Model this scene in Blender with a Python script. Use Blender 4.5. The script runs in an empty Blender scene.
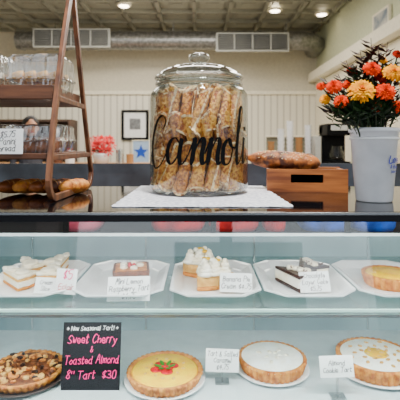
import bpy, bmesh, math, random
from mathutils import Vector, Matrix, noise, Euler
random.seed(7)
F=429.0; CZ=1.256; HV=145.0
def W(u,v,d): return Vector(((u-200)*d/F, d, CZ+(HV-v)*d/F))
def PX(u,d): return (u-200)*d/F
sc=bpy.context.scene; col=sc.collection

# ---------------- materials ----------------
MATS={}
def lin(c):
    return tuple(((x/255)/12.92 if x/255<=0.04045 else ((x/255+0.055)/1.055)**2.4) for x in c)
def mat(name,rgb,rough=0.5,metal=0.0,rgb2=None,scale=20,bump=0.0,emit=0,spec=0.5,detail=4,sub=0,stretch=None,thr=None):
    if name in MATS: return MATS[name]
    m=bpy.data.materials.new(name); m.use_nodes=True; nt=m.node_tree; b=nt.nodes['Principled BSDF']
    c=lin(rgb); b.inputs['Roughness'].default_value=rough; b.inputs['Metallic'].default_value=metal
    b.inputs['Specular IOR Level'].default_value=spec
    if sub: b.inputs['Subsurface Weight'].default_value=sub; b.inputs['Subsurface Scale'].default_value=0.01
    tc=nt.nodes.new('ShaderNodeTexCoord'); mp=nt.nodes.new('ShaderNodeMapping'); n=nt.nodes.new('ShaderNodeTexNoise')
    nt.links.new(tc.outputs['Object'],mp.inputs[0]); nt.links.new(mp.outputs[0],n.inputs['Vector'])
    if stretch: mp.inputs['Scale'].default_value=stretch
    n.inputs['Scale'].default_value=scale; n.inputs['Detail'].default_value=detail
    r=nt.nodes.new('ShaderNodeValToRGB'); nt.links.new(n.outputs['Fac'],r.inputs[0])
    c2=lin(rgb2) if rgb2 else tuple(x*0.9 for x in c)
    lo,hi=thr if thr else (0.35,0.65)
    r.color_ramp.elements[0].position=lo; r.color_ramp.elements[1].position=hi
    r.color_ramp.elements[0].color=(*c2,1); r.color_ramp.elements[1].color=(*c,1)
    nt.links.new(r.outputs[0],b.inputs['Base Color'])
    if bump:
        bp=nt.nodes.new('ShaderNodeBump'); bp.inputs['Strength'].default_value=bump; bp.inputs['Distance'].default_value=0.01
        nt.links.new(n.outputs['Fac'],bp.inputs['Height']); nt.links.new(bp.outputs[0],b.inputs['Normal'])
    if emit:
        nt.links.new(r.outputs[0],b.inputs['Emission Color']); b.inputs['Emission Strength'].default_value=emit
    MATS[name]=m; return m
def clear(name,tint=(0.96,0.98,0.97),extra=0.03,rough=0.02,edge=0.6,power=4,haze=0.0):
    if name in MATS: return MATS[name]
    m=bpy.data.materials.new(name); m.use_nodes=True; nt=m.node_tree; nt.nodes.clear()
    o=nt.nodes.new('ShaderNodeOutputMaterial'); t=nt.nodes.new('ShaderNodeBsdfTransparent'); g=nt.nodes.new('ShaderNodeBsdfGlossy')
    f=nt.nodes.new('ShaderNodeLayerWeight'); f.inputs['Blend'].default_value=0.5
    p=nt.nodes.new('ShaderNodeMath'); p.operation='POWER'; p.inputs[1].default_value=power
    a=nt.nodes.new('ShaderNodeMath'); a.operation='MULTIPLY_ADD'; a.use_clamp=True
    a.inputs[1].default_value=edge; a.inputs[2].default_value=extra; g.inputs['Roughness'].default_value=rough
    tr=nt.nodes.new('ShaderNodeMixRGB'); tr.inputs[1].default_value=(*tint,1); tr.inputs[2].default_value=(tint[0]*.42,tint[1]*.47,tint[2]*.47,1)
    nt.links.new(tr.outputs[0],t.inputs[0])
    mx=nt.nodes.new('ShaderNodeMixShader'); nt.links.new(f.outputs['Facing'],p.inputs[0]); nt.links.new(p.outputs[0],a.inputs[0]); nt.links.new(a.outputs[0],mx.inputs[0])
    nt.links.new(p.outputs[0],tr.inputs[0])
    nt.links.new(t.outputs[0],mx.inputs[1]); nt.links.new(g.outputs[0],mx.inputs[2])
    last=mx
    if haze:
        d=nt.nodes.new('ShaderNodeBsdfDiffuse'); d.inputs[0].default_value=(0.85,0.9,0.9,1)
        m2=nt.nodes.new('ShaderNodeMixShader'); m2.inputs[0].default_value=haze
        nt.links.new(mx.outputs[0],m2.inputs[1]); nt.links.new(d.outputs[0],m2.inputs[2]); last=m2
    nt.links.new(last.outputs[0],o.inputs[0]); MATS[name]=m; return m

M_white=mat('white_ceramic',(250,250,250),0.12)
M_card=mat('white_card',(250,250,248),0.7)
M_ink=mat('black_ink',(5,5,7),0.5,spec=.1)
M_pink=mat('glowing_pink_chalk',(250,30,130),0.8,emit=0.4)  # chalk colour carries a slight glow of its own
M_redink=mat('red_ink',(205,10,40),0.7)
M_pinkink=mat('pink_ink',(240,40,120),0.7)
M_blueink=mat('blue_ink',(6,44,180),0.6)
M_chalk=mat('chalkboard',(10,9,13),0.7,spec=.2)
M_wood=mat('walnut_wood',(132,82,50),0.4,rgb2=(76,42,24),scale=6,stretch=(8,8,1))
M_wood_h=mat('walnut_wood_shelf',(118,72,44),0.45,rgb2=(68,38,22),scale=6,stretch=(1,8,8))
M_crate=mat('crate_wood',(176,104,48),0.5,rgb2=(112,56,22),scale=5,stretch=(1,6,10))
M_dark=mat('dark_void',(16,12,12),0.8,spec=.2)
M_black=mat('painted_shade',(3,2,2),0.95,spec=0)
M_top=mat('black_stone',(22,22,26),0.06,rgb2=(4,4,6),scale=160,thr=(0.45,0.62),spec=.35)
M_edgeb=mat('black_edge',(16,16,20),0.25,spec=.5)
M_steel=mat('brushed_steel',(210,214,216),0.22,metal=0.9)
M_duct=mat('galvanised_duct',(158,157,153),0.32,metal=0.75,rgb2=(116,115,112))
M_grille=mat('white_grille',(178,178,170),0.6)
M_grilled=mat('grille_slot',(22,21,20),0.7)
M_glass=clear('jar_glass',extra=0.025,tint=(.98,.985,.98),edge=0.85,power=2.4)
M_lidg=clear('lid_glass',extra=0.09,tint=(.90,.93,.92),edge=0.85,power=1.6)
M_pane=clear('case_glass',tint=(0.93,0.97,0.965),extra=0.10,edge=.8)
M_shelfg=clear('shelf_glass',tint=(0.78,0.91,0.89),extra=0.10,haze=0.04)
M_plast=clear('clear_plastic',tint=(0.96,0.96,0.96),extra=0.16,rough=0.05,haze=0.05,power=1.7,edge=.85)
M_cannoli=mat('fried_shell',(250,188,84),0.35,rgb2=(184,98,28),scale=110,bump=1.0,thr=(0.38,0.56))
M_cannoli2=mat('fried_shell_dark',(232,156,62),0.35,rgb2=(150,74,20),scale=100,bump=1.0,thr=(0.38,0.58))
M_cedge=mat('fried_edge',(255,230,176),0.6,rgb2=(190,112,46),scale=140,thr=(.38,.52))
M_crust=mat('golden_crust',(226,150,56),0.6,rgb2=(168,86,24),scale=60,bump=0.4)
M_crustd=mat('brown_crust',(132,70,30),0.6,rgb2=(80,38,14),scale=60,bump=0.4)
M_custard=mat('yellow_custard',(255,206,0),0.2,rgb2=(252,186,0),scale=30)
M_powder=mat('powdered_sugar',(255,254,250),0.9,rgb2=(248,242,228),scale=40,bump=0.3)
M_cream=mat('whipped_cream',(253,248,234),0.6,rgb2=(244,230,200),scale=30)
M_berry=mat('raspberry_glaze',(222,4,30),0.2,rgb2=(176,0,18),scale=60)
M_choc=mat('chocolate',(58,26,14),0.35,rgb2=(30,12,6),scale=50,bump=0.3)
M_sponge=mat('sponge',(232,184,104),0.8,rgb2=(198,140,64),scale=60,bump=0.3)
M_bread=mat('crusty_bread',(186,104,36),0.45,rgb2=(98,42,12),scale=18,bump=0.5)
M_breadd=mat('dark_crusty_bread',(184,106,42),0.5,rgb2=(70,30,10),scale=30,bump=0.9,thr=(.42,.6))
M_green=mat('leaf_green',(34,66,20),0.5,rgb2=(12,28,8),scale=30)
M_leafr=mat('leaf_russet',(60,18,12),0.5,rgb2=(24,8,6),scale=30)
M_org=mat('orange_petal',(240,70,0),0.65,rgb2=(200,30,0),scale=90,spec=.05)
M_orgc=mat('orange_core',(150,24,0),0.7,spec=.1)
M_yel=mat('yellow_petal',(250,184,0),0.65,rgb2=(236,136,0),scale=90,spec=.05)
M_yelc=mat('yellow_core',(190,90,0),0.7,spec=.1)
M_red=mat('red_petal',(236,10,26),0.55,rgb2=(190,4,16),scale=60)
M_rust=mat('rust_petal',(170,30,4),0.6,rgb2=(110,14,4),scale=60,spec=.1)
M_rustc=mat('rust_core',(80,12,4),0.7,spec=.1)
CORE={M_org:M_orgc,M_yel:M_yelc,M_rust:M_rustc}  # darker core colours put gap shade between the petals

# ---------------- helpers ----------------
def link(o): col.objects.link(o); return o
def finish(bm,name,m,parent=None,loc=(0,0,0),rot=(0,0,0),smooth=False,bevel=0,label=None,recalc=True):
    if recalc: bmesh.ops.recalc_face_normals(bm,faces=bm.faces)
    me=bpy.data.meshes.new(name); bm.to_mesh(me); bm.free()
    ms=m if isinstance(m,(list,tuple)) else [m]
    for x in ms: me.materials.append(x)
    if smooth:
        for p in me.polygons: p.use_smooth=True
    o=bpy.data.objects.new(name,me); link(o)
    o.location=loc; o.rotation_euler=rot
    if parent: o.parent=parent
    if bevel:
        md=o.modifiers.new('bevel','BEVEL'); md.width=bevel; md.segments=2; md.limit_method='ANGLE'
    if label and parent: o['label']=label
    return o
def tag(o,label,cat=None,group=None,kind=None):
    o['label']=label
    if cat: o['category']=cat
    if group: o['group']=group
    if kind: o['kind']=kind
    return o
def empty(name,loc,rot=(0,0,0)):
    e=bpy.data.objects.new(name,None); link(e); e.location=loc; e.rotation_euler=rot; e.empty_display_size=0.02; return e
def box(bm,c,s,R=None,mi=0):
    r=bmesh.ops.create_cube(bm,size=1.0); M=Matrix.Translation(c)@(R if R is not None else Matrix.Identity(4))@Matrix.Diagonal((*s,1))
    bmesh.ops.transform(bm,matrix=M,verts=r['verts'])
    if mi:
        for v in r['verts']:
            for f in v.link_faces: f.material_index=mi
    return r['verts']
def lathe(bm,prof,seg=48,c=(0,0,0),mod=None,mi=0):
    rings=[]
    for i,(r,z) in enumerate(prof):
        if r<1e-6: rings.append([bm.verts.new((c[0],c[1],c[2]+z))]); continue
        ring=[]
        for k in range(seg):
            t=2*math.pi*k/seg; rr=r*(mod(t,i) if mod else 1)
            ring.append(bm.verts.new((c[0]+rr*math.cos(t),c[1]+rr*math.sin(t),c[2]+z)))
        rings.append(ring)
    for a,b in zip(rings,rings[1:]):
        for k in range(seg):
            k2=(k+1)%seg
            try:
                if len(a)==1 and len(b)==1: continue
                if len(a)==1: f=bm.faces.new((a[0],b[k],b[k2]))
                elif len(b)==1: f=bm.faces.new((a[k],a[k2],b[0]))
                else: f=bm.faces.new((a[k],a[k2],b[k2],b[k]))
                f.material_index=mi
            except ValueError: pass
    return rings
def tube(bm,pts,r,seg=8,r2=None,mi=0,flat=1.0):
    pts=[Vector(p) for p in pts]; rings=[]
    n=len(pts)
    for i,p in enumerate(pts):
        d=(pts[min(i+1,n-1)]-pts[max(i-1,0)]).normalized()
        a=Vector((0,0,1)) if abs(d.z)<0.9 else Vector((1,0,0))
        x=d.cross(a).normalized(); y=d.cross(x).normalized()
        rr=r if r2 is None else r+(r2-r)*i/(n-1)
        rings.append([bm.verts.new(p+x*math.cos(2*math.pi*k/seg)*rr+y*math.sin(2*math.pi*k/seg)*rr*flat) for k in range(seg)])
    for a,b in zip(rings,rings[1:]):
        for k in range(seg):
            f=bm.faces.new((a[k],a[(k+1)%seg],b[(k+1)%seg],b[k])); f.material_index=mi
    for e in (rings[0],rings[-1]):
        f=bm.faces.new(e); f.material_index=mi
def blob(bm,c,s,sub=2,jit=0.0,nscale=6,R=None,mi=0):
    r=bmesh.ops.create_icosphere(bm,subdivisions=sub,radius=1.0)
    for v in r['verts']:
        if jit: v.co*=1+jit*noise.noise(v.co*nscale*0.3+Vector(c)*31)
    M=Matrix.Translation(c)@(R if R is not None else Matrix.Identity(4))@Matrix.Diagonal((*s,1))
    bmesh.ops.transform(bm,matrix=M,verts=r['verts'])
    if mi:
        for v in r['verts']:
            for f in v.link_faces: f.material_index=mi
def loft(bm,outlines,cap=True,mi=0):
    rings=[[bm.verts.new(p) for p in o] for o in outlines]
    for a,b in zip(rings,rings[1:]):
        n=len(a)
        for k in range(n):
            f=bm.faces.new((a[k],a[(k+1)%n],b[(k+1)%n],b[k])); f.material_index=mi
    if cap:
        bm.faces.new(rings[0]); bm.faces.new(rings[-1])
def octo(w,d,c,z):
    a,b=w/2,d/2
    return [(-a+c,-b,z),(a-c,-b,z),(a,-b+c,z),(a,b-c,z),(a-c,b,z),(-a+c,b,z),(-a,b-c,z),(-a,-b+c,z)]
def cat3(P,n=6):
    P=[Vector(p) for p in P]; P=[2*P[0]-P[1]]+P+[2*P[-1]-P[-2]]; out=[]
    for i in range(1,len(P)-2):
        for k in range(n):
            t=k/n; a,b,c,d=P[i-1],P[i],P[i+1],P[i+2]
            out.append(0.5*((2*b)+(-a+c)*t+(2*a-5*b+4*c-d)*t*t+(-a+3*b-3*c+d)*t**3))
    out.append(P[-2]); return out
YC='wxyz0123456789A'
G={'A':'00 3A 60,14 54','B':'0A 00,0A 39 47 35 05,05 45 53 41 00','C':'59 3A 18 05 12 30 52','E':'5A 0A 00 50,05 45','F':'5A 0A 00,05 45','L':'0A 00 50','M':'00 1A 34 5A 60','N':'00 0A 50 5A','P':'00 0A 3A 58 45 05','R':'00 0A 3A 58 45 05,35 60','S':'59 3A 18 16 34 52 30 01','T':'0A 6A,3A 30','W':'0A 10 36 50 6A',
'a':'46 26 04 02 20 41 46,46 41 50','b':'0A 00,04 26 44 42 20 01','c':'45 26 04 02 20 41','d':'45 26 04 02 20 41,4A 41 50','e':'03 43 35 16 03 11 30 42','f':'49 2A 18 10,05 35','g':'46 26 04 12 42,46 4y 2w 0x','h':'0A 00,04 26 45 40','i':'06 00,08 09','k':'0A 00,46 03 40','l':'0A 01 10','m':'06 00,04 16 25 20,24 46 55 50','n':'06 00,04 26 45 40','o':'26 04 02 20 42 44 26','p':'06 0w,05 26 44 42 20 01','r':'06 00,03 16 36','s':'45 26 05 33 41 20 01','t':'1A 11 20 31,07 37','u':'06 01 20 41,46 40','v':'06 20 46','w':'06 10 24 30 46','y':'06 21,46 2z 0w','x':'06 40,46 00',
'$':'58 39 17 15 34 52 31 12,3A 30','0':'2A 08 02 20 42 48 2A','3':'09 2A 48 35 15,35 52 30 01','4':'3A 04 54,3A 30','5':'4A 0A 06 36 44 42 20 01','7':'0A 4A 10','8':'2A 08 25 42 20 02 25 48 2A','.':'00 11','!':'1A 13,10 11',"'":'1A 08','"':'0A 07,3A 37','&':'50 17 2A 38 02 10 30 54','*':'27 21,05 43,03 45','-':'04 34'}
def hand(lines,parent,m,size,lead,loc,pen=None,rot=(math.pi/2,0,0),shear=0.18,wrap=None,name='lettering',maxw=None):
    rnd=random.Random(sum(map(ord,''.join(lines)))); bm=bmesh.new(); pen=pen or size*0.085; s=size*0.085
    tot=(len(lines)-1)*size*lead
    for li,line in enumerate(lines):
        strokes=[]; x=0; slope=rnd.uniform(-.012,.03)
        for ch in line:
            if ch==' ': x+=4; continue
            g=G.get(ch)
            if not g: x+=3; continue
            dy=rnd.uniform(-.6,.6); mxx=0; sc_=rnd.uniform(.88,1.14)
            for st in g.split(','):
                pts=[(int(p[0]),YC.index(p[1])-4) for p in st.split()]
                mxx=max(mxx,max(p[0] for p in pts))
                strokes.append([(x+a+rnd.uniform(-.28,.28),b*sc_+dy+slope*x+rnd.uniform(-.28,.28)) for a,b in pts])
            x+=mxx+1.8
        wd=(x-1.8)*s; k=1.0
        if maxw and wd>maxw: k=maxw/wd
        yo=tot/2-li*size*lead-size*0.42
        for st in strokes:
            P=[Vector(((a*s-wd/2)*k+b*s*shear,b*s+yo)) for a,b in st]
            Q=cat3(P,4) if len(P)>2 else P
            n=len(Q); L=[]
            for i,p in enumerate(Q):
                d=Q[min(i+1,n-1)]-Q[max(i-1,0)]
                d=d.normalized() if d.length>1e-9 else Vector((1,0)); nr=Vector((-d.y,d.x))*pen/2
                e0=(-d*pen*.4 if i==0 else d*pen*.4 if i==n-1 else Vector((0,0)))
                for q in (p+nr+e0,p-nr+e0):
                    if wrap: L.append(bm.verts.new((wrap*math.sin(q.x/wrap),-wrap*math.cos(q.x/wrap),q.y)))
                    else: L.append(bm.verts.new((q.x,q.y,0)))
            for i in range(n-1): bm.faces.new((L[2*i],L[2*i+1],L[2*i+3],L[2*i+2]))
    return finish(bm,name,m,parent,loc=loc,rot=(0,0,0) if wrap else rot,recalc=False)

# ---------------- room ----------------
CEIL=3.6; BACK=8.8; RX=2.4; LX=-5.0
def struct(name,c,s,m,label):
    bm=bmesh.new(); box(bm,(0,0,0),s); o=finish(bm,name,m,loc=c); tag(o,label,kind='structure'); return o
M_floor=mat('floor_tile',(130,122,110),0.5)
M_wallc=mat('cream_wall',(222,214,192),0.8)
M_wallg=mat('sage_wall',(214,218,184),0.8)
M_trim=mat('white_trim',(250,242,218),0.6)
M_ceil=mat('tin_ceiling',(150,148,132),0.4)
def wave_mat(name,c,c2,sc_):
    m=bpy.data.materials.new(name); m.use_nodes=True; nt=m.node_tree; b=nt.nodes['Principled BSDF']
    tc=nt.nodes.new('ShaderNodeTexCoord'); w=nt.nodes.new('ShaderNodeTexWave'); w.inputs['Scale'].default_value=sc_
    r=nt.nodes.new('ShaderNodeValToRGB'); nt.links.new(tc.outputs['Object'],w.inputs[0]); nt.links.new(w.outputs['Fac'],r.inputs[0])
    r.color_ramp.elements[0].color=(*lin(c2),1); r.color_ramp.elements[1].color=(*lin(c),1)
    r.color_ramp.elements[0].position=0.0; r.color_ramp.elements[1].position=0.2
    nt.links.new(r.outputs[0],b.inputs['Base Color']); b.inputs['Roughness'].default_value=0.6; return m
M_bead=wave_mat('beadboard',(234,228,210),(190,182,166),2.4)
struct('floor',(-1.3,4.1,-0.05),(7.4,9.4,0.1),M_floor,'pale tiled shop floor')
struct('wall_back',(-1.3,BACK+0.05,1.8),(7.6,0.1,3.6),M_wallc,'cream painted rear wall of the bakery')
struct('wall_right',(RX+0.05,4.6,1.8),(0.1,8.4,3.6),M_wallg,'pale sage painted side wall')
struct('wall_left',(LX-0.05,4.6,1.8),(0.1,8.4,3.6),M_wallc,'cream painted side wall')
bm=bmesh.new(); box(bm,(0,0,0.04),(7.4,8.2,0.08))
for i in range(13): box(bm,(-3.7+0.6*i+0.1,0,-0.035),(0.06,8.2,0.07))
for i in range(14): box(bm,(0,-4.1+0.6*i+0.2,-0.035),(7.4,0.06,0.07))
for i in range(12):
    for j in range(13):
        c=(-3.7+0.6*i+0.4,-4.1+0.6*j+0.5)
        box(bm,(c[0],c[1],-0.012),(0.40,0.40,0.024)); box(bm,(c[0],c[1],-0.03),(0.22,0.22,0.016))
o=finish(bm,'ceiling',M_ceil,loc=(-1.3,4.7,CEIL)); tag(o,'pressed-tin coffered ceiling in greenish grey',kind='structure')
struct('trim_1',(-1.3,BACK-0.02,1.25),(7.4,0.04,2.1),M_bead,'white beadboard wainscot on the rear wall')
struct('trim_2',(-1.3,BACK-0.05,2.32),(7.4,0.1,0.07),M_trim,'white cap rail above the beadboard')
struct('trim_3',(RX-0.1,4.6,2.62),(0.2,8.3,0.16),M_trim,'cream ledge running along the side wall')
struct('trim_4',(RX-0.02,4.6,1.27),(0.04,8.3,2.5),M_trim,'white lower panelling on the side wall')
M_frame=mat('dark_window_frame',(30,32,36),0.5)
bm=bmesh.new()
for x in (-3.2,-1.3,0.25,1.7): box(bm,(x,0,1.6),(0.12,0.08,3.2))
for z in (0.25,3.15): box(bm,(-0.5,0,z),(5.6,0.08,0.14))
o=finish(bm,'window_1',M_frame,loc=(0,-2.2,0)); tag(o,'unseen dark storefront mullions added to streak the glass reflections',kind='structure')  # unseen mullions added as dark streaks for the case glass to reflect
bm=bmesh.new(); box(bm,(0,0,0),(30,16,0.1)); o=finish(bm,'ground',mat('pavement',(84,88,94),0.8),loc=(0,-8.6,-0.05)); tag(o,'grey street pavement outside the storefront',kind='structure')
e=empty('building',(0,-12,0))  # unseen facade added so the case glass has a street to reflect
bm=bmesh.new(); box(bm,(-7.5,0,1.9),(7,0.5,3.8)); box(bm,(1.2,0,1.1),(4,0.5,2.2)); box(bm,(9,0,1.6),(6,0.5,3.2)); finish(bm,'facade',mat('brick_facade',(104,92,90),0.8),e)
for x,w_,z,h_ in ((-9,1.6,2.6,1.2),(-6,1.6,2.6,1.2),(-8,3,.9,1.5),(.2,1.2,1.2,1.3),(2.2,1.2,1.2,1.3),(8.5,2.6,1.2,1.6)):
    bm=bmesh.new(); box(bm,(x,0.27,z),(w_,0.06,h_)); finish(bm,'shop_window',M_frame,e)
tag(e,'unseen low brick building with dark windows added for glass reflections','building')

# duct
e=empty('air_duct',(-0.5,8.0,3.2))
bm=bmesh.new()
tube(bm,[(-2.9,0,0),(2.35,0,0),(2.6,0.1,0),(2.75,0.3,0),(2.8,0.75,0)],0.17,24)
for i in range(26): tube(bm,[(-2.8+i*0.2,0,0),(-2.78+i*0.2,0,0)],0.184,24)
finish(bm,'duct_pipe',M_duct,e,smooth=False)
for u0,u1,v in ((33,110,38),(216,289,42)):
    x0,x1=PX(u0,7.78)+0.5,PX(u1,7.78)+0.5; z=CZ+(HV-v)*7.78/F-3.2
    bm=bmesh.new(); w=x1-x0
    box(bm,(0,0.04,0),(w,0.06,0.34)); 
    for k in range(9): box(bm,(0,0.0,-0.13+k*0.032),(w*0.95,0.012,0.018),mi=1)
    for k in range(3): box(bm,(-w/2+w*(k+1)/4,-0.004,0),(0.02,0.012,0.33))
    finish(bm,'vent_grille',[M_grille,M_grilled],e,loc=((x0+x1)/2,-0.24,z))
    bm=bmesh.new(); box(bm,(0,0,0),(w*0.9,0.12,0.25)); finish(bm,'grille_collar',M_duct,e,loc=((x0+x1)/2,-0.14,z))
for x in (-2.2,0,2.1):
    bm=bmesh.new(); box(bm,(x,0,0.27),(0.02,0.02,0.18)); finish(bm,'hanger',M_steel,e)
tag(e,'galvanised spiral duct with slatted vent grilles below the ceiling','duct')

M_bulb=mat('warm_bulb',(255,240,215),0.5,emit=14)
for u,v in ((124,5),(275,10),(330,33)):
    d=(CEIL-0.08-CZ)*F/(HV-v); x=PX(u,d)
    if u==330: d=7.4; x=2.1
    e=empty('ceiling_light',(x,d,CEIL-0.07))
    bm=bmesh.new(); lathe(bm,[(0.08,0),(0.12,0),(0.12,-0.02),(0.09,-0.03),(0.08,-0.02),(0.08,0)],24); finish(bm,'light_ring',M_trim,e)
    bm=bmesh.new(); lathe(bm,[(0,0.0),(0.078,0.0),(0.07,-0.04),(0,-0.06)],24); finish(bm,'bulb',M_bulb,e)
    tag(e,'round recessed ceiling spotlight glowing warm','light',group='ceiling spotlights')

def picture(c,w,h,frame,inner,label,rotz=0,art=None,fw=0.05,am=None):
    e=empty('framed_picture',c,(0,0,rotz))
    bm=bmesh.new()
    box(bm,(-w/2+fw/2,0,0),(fw,0.04,h)); box(bm,(w/2-fw/2,0,0),(fw,0.04,h))
    box(bm,(0,0,h/2-fw/2),(w-2*fw,0.04,fw)); box(bm,(0,0,-h/2+fw/2),(w-2*fw,0.04,fw)); finish(bm,'frame',frame,e)
    bm=bmesh.new(); box(bm,(0,0.01,0),(w-2*fw,0.015,h-2*fw)); finish(bm,'print',inner,e)
    if art:
        bm=bmesh.new(); art(bm); finish(bm,'artwork',am or M_duct,e)
    tag(e,label,'picture'); return e
d=8.72
def art1(bm): box(bm,(0,-0.002,0.02),(0.22,0.006,0.22)); 
picture((PX(135,d),d,CZ+(HV-125)*d/F),27*d/F,30*d/F,M_ink,M_card,'black-framed print with white mat on the rear wall',art=art1)
def star(bm):
    P=[]
    for k in range(10):
        r=0.155 if k%2==0 else 0.066; a=math.pi/2+k*math.pi/5; P.append((r*math.cos(a),r*math.sin(a)))
    loft(bm,[[(p[0],-0.004,p[1]) for p in P],[(p[0],0.0,p[1]) for p in P]])
picture((PX(141,d),d,CZ+(HV-152)*d/F),18*d/F,24*d/F,M_trim,mat('pale_blue_card',(170,196,226),.6),'small pale poster with a blue star on the rear wall',fw=0.02,art=star,am=mat('star_blue',(10,74,190),.5))
M_abs=mat('pale_art',(232,224,208),0.6,rgb2=(110,126,140),scale=4)
yy=5.6
picture((RX-0.03,yy,CZ+(HV-24)*yy/F),0.5,0.36,M_trim,M_abs,'pale abstract print in a white frame on the side wall',rotz=math.pi/2,fw=0.03)

M_lam=mat('counter_wood',(190,142,90),0.5,rgb2=(160,110,64),scale=5,stretch=(1,6,6))
def cabinet(name,x0,x1,y0,y1,h,label):
    e=empty(name,((x0+x1)/2,(y0+y1)/2,0)); w=x1-x0; dd=y1-y0
    bm=bmesh.new(); box(bm,(0,0,(h-0.04)/2),(w-0.04,dd-0.04,h-0.04)); finish(bm,'body',M_trim,e)
    bm=bmesh.new(); box(bm,(0,0,h-0.02),(w,dd,0.04)); finish(bm,'worktop',M_lam,e,bevel=0.005)
    n=max(2,int(w/0.5))
    for i in range(n):
        bm=bmesh.new(); box(bm,(0,0,0),(w/n-0.06,0.02,h-0.2)); dr=finish(bm,'door',M_wallc,e,loc=(-w/2+w*(i+0.5)/n,-dd/2,h/2),bevel=0.004)
        bm=bmesh.new(); box(bm,(0,0,0),(0.015,0.03,0.12)); finish(bm,'handle',M_steel,dr,loc=(w/n/2-0.08,-0.02,0.15))
    tag(e,label,'cabinet'); return e
HC=1.0
cabinet('back_cabinet',0.85,2.3,5.0,5.6,HC,'white cabinet with wooden worktop against the side wall')
cabinet('back_cabinet',-3.2,-0.35,6.3,6.9,0.98,'long white service cabinet with wooden worktop')
e=empty('shelf_unit',(-3.1,7.6,0)); M_dkw=mat('dark_walnut',(84,60,44),.6,rgb2=(54,36,26),scale=6)
for x in (-.85,.85): 
    bm=bmesh.new(); box(bm,(x,0,.85),(.05,.4,1.7)); finish(bm,'side',M_dkw,e)
bm=bmesh.new(); box(bm,(0,.19,.85),(1.65,.02,1.7)); finish(bm,'back_panel',M_dkw,e)
for z in (.1,.6,1.1,1.38,1.68):
    bm=bmesh.new(); box(bm,(0,0,z),(1.65,.36,.04)); finish(bm,'shelf',M_dkw,e)
tag(e,'dark walnut open shelf unit against the rear wall','shelf')
for i,(dx,z,m,l) in enumerate(((-.6,1.12,M_white,'white'),(-.3,1.12,M_crate,'tan'),(0,1.12,M_white,'white'),(.35,1.12,M_steel,'steel'),(.62,1.12,M_crate,'tan'),(-.5,1.4,M_white,'white'),(.1,1.4,M_crate,'tan'),(.55,1.4,M_white,'white'))):
    bm=bmesh.new(); lathe(bm,[(0,0),(.06,0),(.09,.06),(.1,.15),(.09,.15),(.08,.07),(0,.03)],16); o=finish(bm,'bowl',m,loc=(-3.1+dx,7.55,z+.002)); tag(o,l+' bowl on the dark shelf unit','bowl',group='bowls on the shelf unit')
e=empty('coffee_machine',(PX(337,5.15),5.25,HC))
bm=bmesh.new(); box(bm,(0,0,0.03),(0.28,0.36,0.06)); box(bm,(0,0.1,0.25),(0.28,0.16,0.5)); box(bm,(0,0,0.44),(0.28,0.36,0.14)); finish(bm,'body',M_ink,e,bevel=0.01)
bm=bmesh.new(); lathe(bm,[(0,0.0),(0.08,0),(0.09,0.08),(0.06,0.16),(0.07,0.18)],20); finish(bm,'carafe',M_glass,e,loc=(0,-0.08,0.065),smooth=True)
bm=bmesh.new(); box(bm,(0,-0.185,0.46),(0.2,0.01,0.06)); finish(bm,'control_panel',M_steel,e)
tag(e,'black drip coffee machine on the rear worktop','coffee machine')
def cup_stack(x,y,z,n,r,m,l,h=0.05):
    bm=bmesh.new()
    for i in range(n):
        zz=i*h; lathe(bm,[(0,zz),(r*0.75,zz),(r,zz+h*0.9),(r*1.12,zz+h*0.92),(r*1.12,zz+h),(r*0.9,zz+h)],16)
    o=finish(bm,'paper_cup_stack',m,loc=(x,y,z),smooth=False); tag(o,l,'cups',group='stacked paper cups'); return o
M_kraft=mat('kraft_paper',(176,126,76),.7)
e=empty('pegboard',(1.22,5.57,HC)); bm=bmesh.new(); box(bm,(0,0,.18),(.72,.02,.36)); finish(bm,'board',mat('grey_green_board',(134,134,114),.7),e)
bm=bmesh.new(); box(bm,(0,-.03,.37),(.74,.08,.02)); finish(bm,'ledge',M_trim,e); tag(e,'grey-green splashback board standing on the rear worktop','board')
for u,y,n,m,l in ((271,5.3,6,M_kraft,'stack of brown kraft cups on the rear worktop'),(281,5.2,9,M_white,'tall stack of white paper cups on the rear worktop'),(290,5.3,11,M_white,'tall stack of white paper cups on the rear worktop'),(299,5.2,7,M_kraft,'stack of brown kraft cups on the rear worktop'),(308,5.3,10,M_white,'tall stack of white paper cups on the rear worktop')): cup_stack(PX(u,y),y,HC,n,0.044,m,l)
for (u,w,h,m,l) in ((316,0.07,0.36,M_grille,'grey carton'),(360,0.14,0.5,M_wallg,'pale green carton')):
    bm=bmesh.new(); box(bm,(0,0,h/2),(w,0.2,h)); box(bm,(0,-0.101,h*0.6),(w*0.7,0.004,h*0.3)); o=finish(bm,'storage_carton',m,loc=(PX(u,5.2),5.2,HC),bevel=0.004); tag(o,l+' standing on the rear worktop','box')
for u,h,r,m,l in ((120,.22,.06,M_steel,'steel canister'),(130,.15,.055,M_kraft,'kraft paper canister'),(70,.2,.07,M_white,'white canister'),(58,.26,.07,M_wood_h,'brown wooden canister')):
    bm=bmesh.new(); lathe(bm,[(0,0),(r,0),(r,h*.8),(r*1.05,h*.81),(r*1.05,h*.92),(r*.3,h*.94),(r*.2,h),(0,h)],20); o=finish(bm,'canister',m,loc=(PX(u,6.5),6.5,.98)); tag(o,l+' with a lid on the rear cabinet','canister',group='lidded canisters')

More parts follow.
